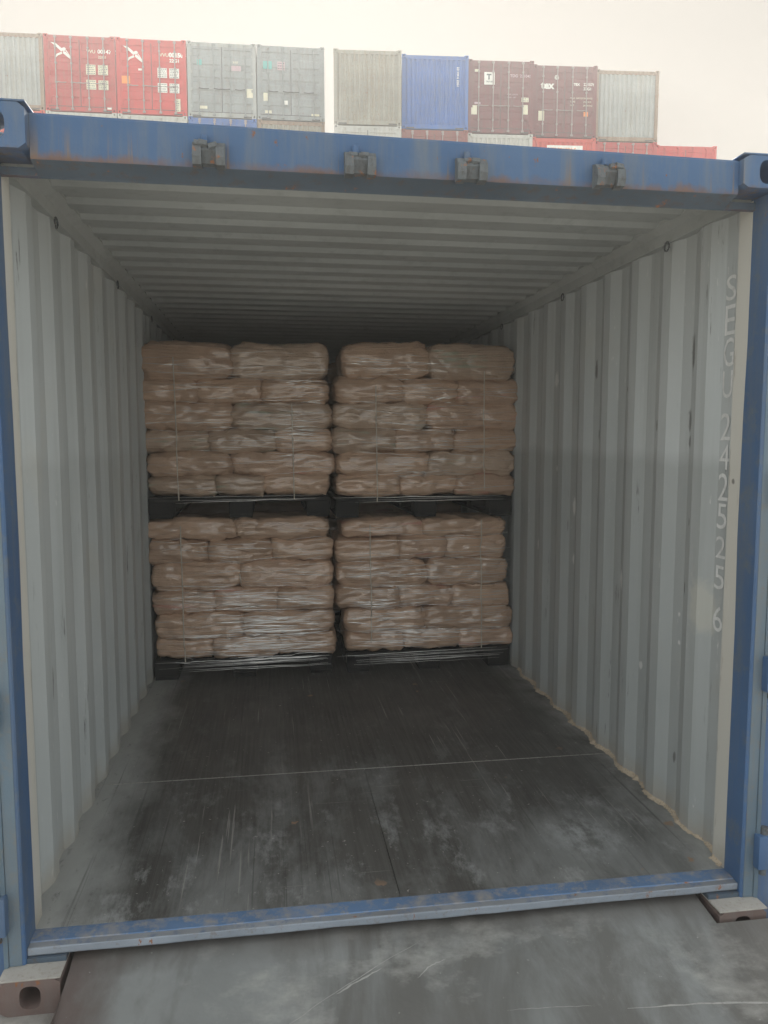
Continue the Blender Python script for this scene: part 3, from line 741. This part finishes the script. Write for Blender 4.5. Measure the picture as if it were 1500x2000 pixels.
DEC = {k: cpaint('sticker_'+k, v, tuple(x*.7 for x in v), .4, 0, scale=2) for k, v in {'white':(.75,.74,.68),'cream':(.66,.63,.47),'orange':(.80,.25,.04),'teal':(.12,.42,.38),'pink':(.48,.36,.38),'dark':(.08,.09,.09)}.items()}
ROD = cpaint('galvanised_rod', (.30,.25,.24), (.25,.22,.18), .5, .05)

CAST = {}
def far_container(loc, rz, label, end, paint_, h=2.591, length=6.058, frame=None, decals=(), text=(), group='containers in the far stacks', rods='same', simple=False):
    W = 2.438; r = empty('freight_container', loc, rz); tag(r, label, 'shipping container', group)
    fr = frame or paint_
    f = MB()
    for x in (0, W-.12):
        f.box((x,.005,.118),(x+.12,.16,h-.118)); f.box((x,length-.16,.118),(x+.12,length-.005,h-.118))
    for y0,y1 in ((.03,.13),(length-.13,length-.03)):
        f.box((.1205,y0,h-.15),(W-.1205,y1,h-.02)); f.box((.1205,y0,.02),(W-.1205,y1,.17))
    for x in (.004,W-.064):
        f.box((x,.17,h-.09),(x+.06,length-.17,h-.02)); f.box((x,.17,.02),(x+.06,length-.17,.17))
    for x in (.16,W-.46): f.box((x,.026,.03),(x+.30,.0295,.075),1)
    f.build('frame', [fr, DRK], r)
    if fr.name not in CAST:
        c = MB(); c.holed((-.081,-.08,-.0588),(.081,.08,.0588), .030,.034,0,6); o_ = c.build('corner_casting', fr); CAST[fr.name] = o_.data; bpy.data.objects.remove(o_)
    for z0 in (.0588, h-.0588):
        for x0 in (.077, W-.077):
            for y0 in (.072, length-.072):
                o_ = bpy.data.objects.new('corner_casting', CAST[fr.name]); C.objects.link(o_); o_.parent = r; o_.location = (x0,y0,z0)
    b = MB()
    def corr(n0, n1, pitch=.28, dep=.036):
        out = [(n0,0)]; t = n0+.05
        while t < n1-.23: out += [(t,0),(t+.05,dep),(t+.14,dep),(t+.19,0)]; t += pitch
        return out+[(n1,0)]
    for X,s in ((.012,1),(W-.012,-1)): b.strip([(X+s*d, y) for y,d in corr(.16,length-.16)], 'z', .15, h-.08)
    b.strip([(y, h-.035+d*.5) for y,d in corr(.1,length-.1,.21)], 'x', .03, W-.03)
    b.strip([(.05,length-.08),(W-.05,length-.08)], 'z', .15, h-.1)
    b.build('shell', paint_, r)
    if end == 'corrugated':
        e = MB(); pr = [(.1205,.06)]; x = .16
        while x < W-.3: pr += [(x,.06),(x+.035,.022),(x+.085,.022),(x+.12,.06)]; x += .176
        pr.append((W-.1205,.06)); e.strip(pr, 'z', .17, h-.15); e.build('end_panel', paint_, r)
        target = r
        dd = MB() if (decals or text) else None
        doors = [r]
    else:
        doors = []
        for i,(x0,x1) in enumerate(((.1215,W/2-.004),(W/2+.004,W-.1215))):
            d = MB(); zb, zt = .175, h-.155
            d.box((x0,.02,zb),(x0+.07,.065,zt)); d.box((x1-.07,.02,zb),(x1,.065,zt)); d.box((x0+.0705,.02,zb),(x1-.0705,.065,zb+.09)); d.box((x0+.0705,.02,zt-.09),(x1-.0705,.065,zt))
            pr = [(zb+.09,.045)]; z = zb+.30
            for _ in range(4): pr += [(z,.045),(z+.05,.020),(z+.28,.020),(z+.33,.045)]; z += .44
            pr = [q for q in pr if q[0] < zt-.1]+[(zt-.09,.045)]
            d.strip([(y,z) for z,y in pr], 'x', x0+.07, x1-.07)
            dr = d.build('door', paint_, r); doors.append(dr)
            k = MB(); k.box((x0-.0035,.016,zb-.004),(x1+.0035,.0185,zb+.012)); k.box((W/2-.0115 if i==0 else W/2+.0045,.015,zb+.013),(W/2-.0045 if i==0 else W/2+.0115,.0195,zt)); k.build('gasket', DRK, dr)
            rm = paint_ if rods == 'same' else ROD
            for q in (.25,.74):
                xr = x0+(x1-x0)*(q if i == 0 else 1-q+.0)
                a = MB(); a.tube([(xr,-.012,.06),(xr,-.012,h-.05)], .019, 8)
                a.box((xr-.045,-.028,h-.115),(xr+.045,.0295,h-.060)); a.box((xr-.045,-.028,.055),(xr+.045,.0295,.11))
                if rods == 'white': a.prism([(xr-.05,h-.20),(xr+.05,h-.20),(xr+.018,h-.09),(xr-.018,h-.09)], 'y', -.036,-.0285)
                for zz in (.45,.95,1.6,2.15): a.box((xr-.035,-.024,zz),(xr+.035,.0195,zz+.05))
                a.build('lock_rod', rm, dr)
                hd = MB(); sx = 1 if i == 0 else -1
                hd.tube([(xr,-.035,.98),(xr+sx*.2,-.040,.955),(xr+sx*.36,-.035,.97)], .014, 6); hd.build('handle', ROD if rods != 'same' else DRK, dr)
            for zz in (.35,.95,1.55,2.15):
                xh = x0-.0 if i == 0 else x1; hb = MB(); hb.box((xh-.045,-.004,zz-.05),(xh+.045,.0045,zz+.05)); hb.build('hinge', fr, dr)
    # signs and lettering, built on the door they stand on
    def host(u): return doors[0] if (len(doors) == 1 or u < .5) else doors[1]
    ys = .013 if end != 'corrugated' else .016
    for q in decals:
        u0, v0, u1, v1, col = q[:5]; d = MB()
        d.box((u0*W,ys,h*(1-v1)),(u1*W,ys+.004,h*(1-v0)), 0)
        if len(q) > 5:
            for j in range(q[5]):
                z = h*(1-v0)-(j+.6)*(h*(v1-v0))/(q[5]+.2); rr = random.Random(int(u0*997+j*13)); x = u0*W+.025
                while x < u1*W-.06: ln = rr.uniform(.02,.06); d.box((x,ys-.003,z-.012),(min(x+ln,u1*W-.02),ys-.0005,z+.012),1); x += ln+.02
        d.build('placard', [DEC[col], DEC['dark']], host(u0))
    for u, v, size, s_, bold, col in text:
        d = MB(); front_text(d, s_, u*W, h*(1-v), size, ys-.0015, bold); d.build('lettering', DEC[col], host(u))
    return r, doors

def bird(doors, h=2.591):
    W = 2.438; d = MB(); y = .009
    def P(u, v): return (u*W, h*(1-v))
    for poly in ([(.10,.105),(.17,.115),(.235,.165),(.265,.195),(.25,.225),(.215,.195),(.155,.145)],
                 [(.2455,.18),(.29,.165),(.315,.185),(.30,.21),(.2655,.2155)],
                 [(.25,.226),(.262,.25),(.20,.275),(.155,.315),(.18,.255)],
                 [(.27,.217),(.305,.222),(.345,.26),(.375,.30),(.385,.325),(.33,.29),(.27,.245)],
                 [(.305,.205),(.316,.20),(.372,.28),(.368,.29)]):
        d.prism([P(*q) for q in poly], 'y', y, y+.004)
    d.build('bird_emblem', DEC['white'], doors[0])

def row(x0, y0, th, z, g_):
    e = Vector((cos(th), sin(th), 0))
    def at(i, dz=0): p = Vector((x0,y0,z+dz))+e*i*(2.438+g_); return tuple(p)
    return at
LA = row(-6.989, 27.385, -.046, 13.158, .041); RA = row(3.16, 26.27, .009, 12.833, .046)
LT, RT, RY = -.046, .009, -.097; H = 2.591; SH = -2.600
# top tier, left stack
far_container(LA(-1), LT, 'pale grey corrugated container at the far left end of the top tier', 'corrugated', PAL(), frame=POST)
PL4 = [(.585,.375,.72,.505,'cream',5),(.755,.375,.895,.505,'cream',6),(.585,.575,.72,.70,'cream',4),(.755,.575,.895,.70,'cream',6)]
_, ds = far_container(LA(0), LT, 'faded red container with white bird emblem beside the pale corrugated one', 'doors', RED(), decals=PL4+[(.87,.93,.93,.955,'white')],
    text=[(.60,.225,.16,'VVU',.003,'cream'),(.755,.225,.19,'001471 2',.006,'white'),(.76,.29,.13,'22G1',.002,'cream')], rods='grey')
bird(ds)
_, ds = far_container(LA(1), LT, 'brighter red container with white bird emblem beside the first grey doors', 'doors', RED2(), rods='grey',
    decals=[(a,b,c,d,'white',n) for a,b,c,d,_,n in PL4]+[(.83,.775,.905,.945,'cream',7),(.31,.395,.36,.42,'white'),(.07,.50,.19,.60,'orange')],
    text=[(.62,.225,.17,'VVU',.003,'cream'),(.755,.225,.20,'001508 1',.012,'white'),(.76,.295,.16,'22G1',.006,'white')])
bird(ds)
far_container(LA(2), LT, 'weathered grey container with door ends and one small teal mark beside red', 'doors', GRY(), frame=PAL(),
    decals=[(.14,.235,.21,.31,'teal'),(.64,.30,.78,.37,'pink'),(.86,.60,.96,.72,'cream'),(.17,.85,.28,.89,'cream')], text=[(.66,.27,.10,'3107',.002,'cream')])
far_container(LA(3), LT, 'grey container with teal and pink stickers at the edge of the sky gap', 'doors', GRY(), frame=GRY(),
    decals=[(.09,.215,.22,.32,'teal'),(.30,.215,.41,.33,'pink',3),(.09,.64,.17,.75,'cream'),(.40,.735,.45,.79,'white'),(.11,.875,.21,.915,'cream'),(.80,.90,.92,.93,'cream')])
# second tier, left stack: only the heads show
far_container(LA(-1,SH), LT, 'red container under the far left pale grey one', 'doors', ORG())
far_container(LA(0,SH), LT, 'white container under the faded red bird container', 'doors', WHT(), frame=WHT())
far_container(LA(1,SH), LT, 'white container under the brighter red bird container', 'doors', WHT(), frame=WHT())
far_container(LA(2,SH), LT, 'blue container with white rod ends under the weathered grey one', 'doors', BLU(), rods='white')
far_container(LA(3,SH), LT, 'beige corrugated container with rusty posts under the grey one at the sky gap', 'corrugated', BEI(), frame=POST)
# top tier, right stack
far_container(RA(0), RT+RY, 'beige grey corrugated container at the left end of the right stack', 'corrugated', BEI(), frame=BEI())
_, ds = far_container(RA(1), RT+RY, 'blue corrugated container between beige and maroon ones in the top tier', 'corrugated', BLU())
d = MB(); me = text_mesh('221104 6 22G1', .11, .002)
d.mesh(me, Matrix.Translation((2.02,.0145,2.20)) @ Matrix.Rotation(pi/2,4,'X') @ Matrix.Rotation(-pi/2,4,'Z')); d.build('lettering', DEC['white'], ds[0])
far_container(RA(2), RT+RY, 'maroon container with a square white emblem plate on its door', 'doors', MAR(), rods='grey',
    decals=[(.245,.165,.405,.335,'white'),(.10,.13,.17,.165,'cream'),(.05,.62,.14,.745,'cream'),(.84,.60,.92,.73,'cream'),(.82,.50,.93,.56,'cream',2),(.10,.575,.19,.60,'pink')],
    text=[(.285,.262,.26,'T',.014,'dark'),(.27,.305,.075,'TRITON',.002,'dark'),(.64,.225,.14,'TDG',.002,'pink'),(.79,.225,.14,'221045',.002,'pink'),(.60,.47,.07,'MAX. GROSS',.0,'pink'),(.60,.51,.07,'TARE  NET',.0,'pink')])
_, ds = far_container(RA(3), RT+RY, 'maroon container lettered tex beside the last grey one', 'doors', MAR(), rods='grey',
    decals=[(.095,.635,.185,.77,'cream'),(.80,.635,.87,.70,'orange')],
    text=[(.13,.325,.36,'tex',.016,'white'),(.335,.185,.17,'@',.004,'white'),(.64,.275,.12,'TEX',.006,'white'),(.79,.275,.14,'221576',.003,'white'),(.79,.335,.14,'22G1',.003,'white'),
          (.585,.46,.085,'MAX. GROSS',.0,'cream'),(.585,.51,.085,'TARE',.0,'cream'),(.585,.56,.085,'NET',.0,'cream'),(.79,.46,.085,'30480 KG',.0,'cream'),(.79,.51,.085,'2200 KG',.0,'cream'),(.79,.56,.085,'28280 KG',.0,'cream')])
far_container(RA(4), RT+RY, 'pale grey corrugated container at the right end of the top tier', 'corrugated', PAL(), frame=POST)
# second tier, right stack
far_container(RA(0,SH), RT+RY, 'white container with doors under the beige corrugated one', 'doors', WHT(), frame=WHT())
far_container(RA(1,SH), RT+RY, 'brown red container with white rod ends under the blue corrugated one', 'doors', BRN(), rods='white')
far_container(RA(2,SH), RT+RY, 'white corrugated container under the maroon one with the emblem plate', 'corrugated', WHT(), frame=WHT())
far_container(RA(3,SH), RT+RY, 'orange red corrugated container with white lettering under the tex container', 'corrugated', ORG(),
    decals=[(.24,.105,.80,.20,'white')], text=[(.255,.19,.19,'UES 221084 5',.004,'orange')])
far_container(RA(4,SH), RT+RY, 'dull red container under the last pale grey one', 'doors', RED(), rods='grey')
far_container(RA(5,SH), RT+RY, 'red container standing past the right end with open sky above', 'doors', RED2(), rods='same')
# the tiers below, behind the blue container
proto = None
def under(at, idx, th, heights, dz0, label, group, cols):
    z = dz0
    for t_, hh in enumerate(heights):
        z -= hh+.009
        for i in idx:
            m = MB(); W = 2.438; n = 12
            pr = [(0,0),(0,6.05),(W,6.05),(W,0)]
            x = W-.12
            while x > .3: pr += [(x,0),(x-.05,.03),(x-.12,.03),(x-.17,0)]; x -= .25
            m.prism(pr, 'z', .0, hh)
            o = m.build('freight_container', cols[(i*3+t_*5) % len(cols)]); o.location = at(i, z); o.rotation_euler = (0,0,th)
            tag(o, label, 'shipping container', group)
cols = [RED(), GRY(), BLU(), MAR(), PAL(), BRN(), BEI()]
under(LA, range(-1,4), LT, (H,H,2.896,H), SH, 'container in the lower tiers of the left stack, behind the blue container', 'lower tiers of the left stack', cols)
under(RA, range(0,6), RT+RY, (H,H,H,H), SH, 'container in the lower tiers of the right stack, behind the blue container', 'lower tiers of the right stack', cols)

# ------------------------------------------------------------------ haze
hz = MB(); hz.box((-45,-22,GZ-1.0),(45,60,17.2))
hm = bpy.data.materials.new('hazy_air'); hm.use_nodes = True; ht = hm.node_tree; ht.nodes.clear()
ho = ht.nodes.new('ShaderNodeOutputMaterial'); pv = ht.nodes.new('ShaderNodeVolumePrincipled')
pv.inputs['Color'].default_value = (.96,.95,.93,1); pv.inputs['Density'].default_value = HAZE_DENSITY; pv.inputs['Anisotropy'].default_value = .1
ht.links.new(pv.outputs[0], ho.inputs['Volume'])
o = hz.build('haze', hm); o['kind'] = 'stuff'; o['label'] = 'thin pale haze filling the air of the yard'; o['category'] = 'haze'
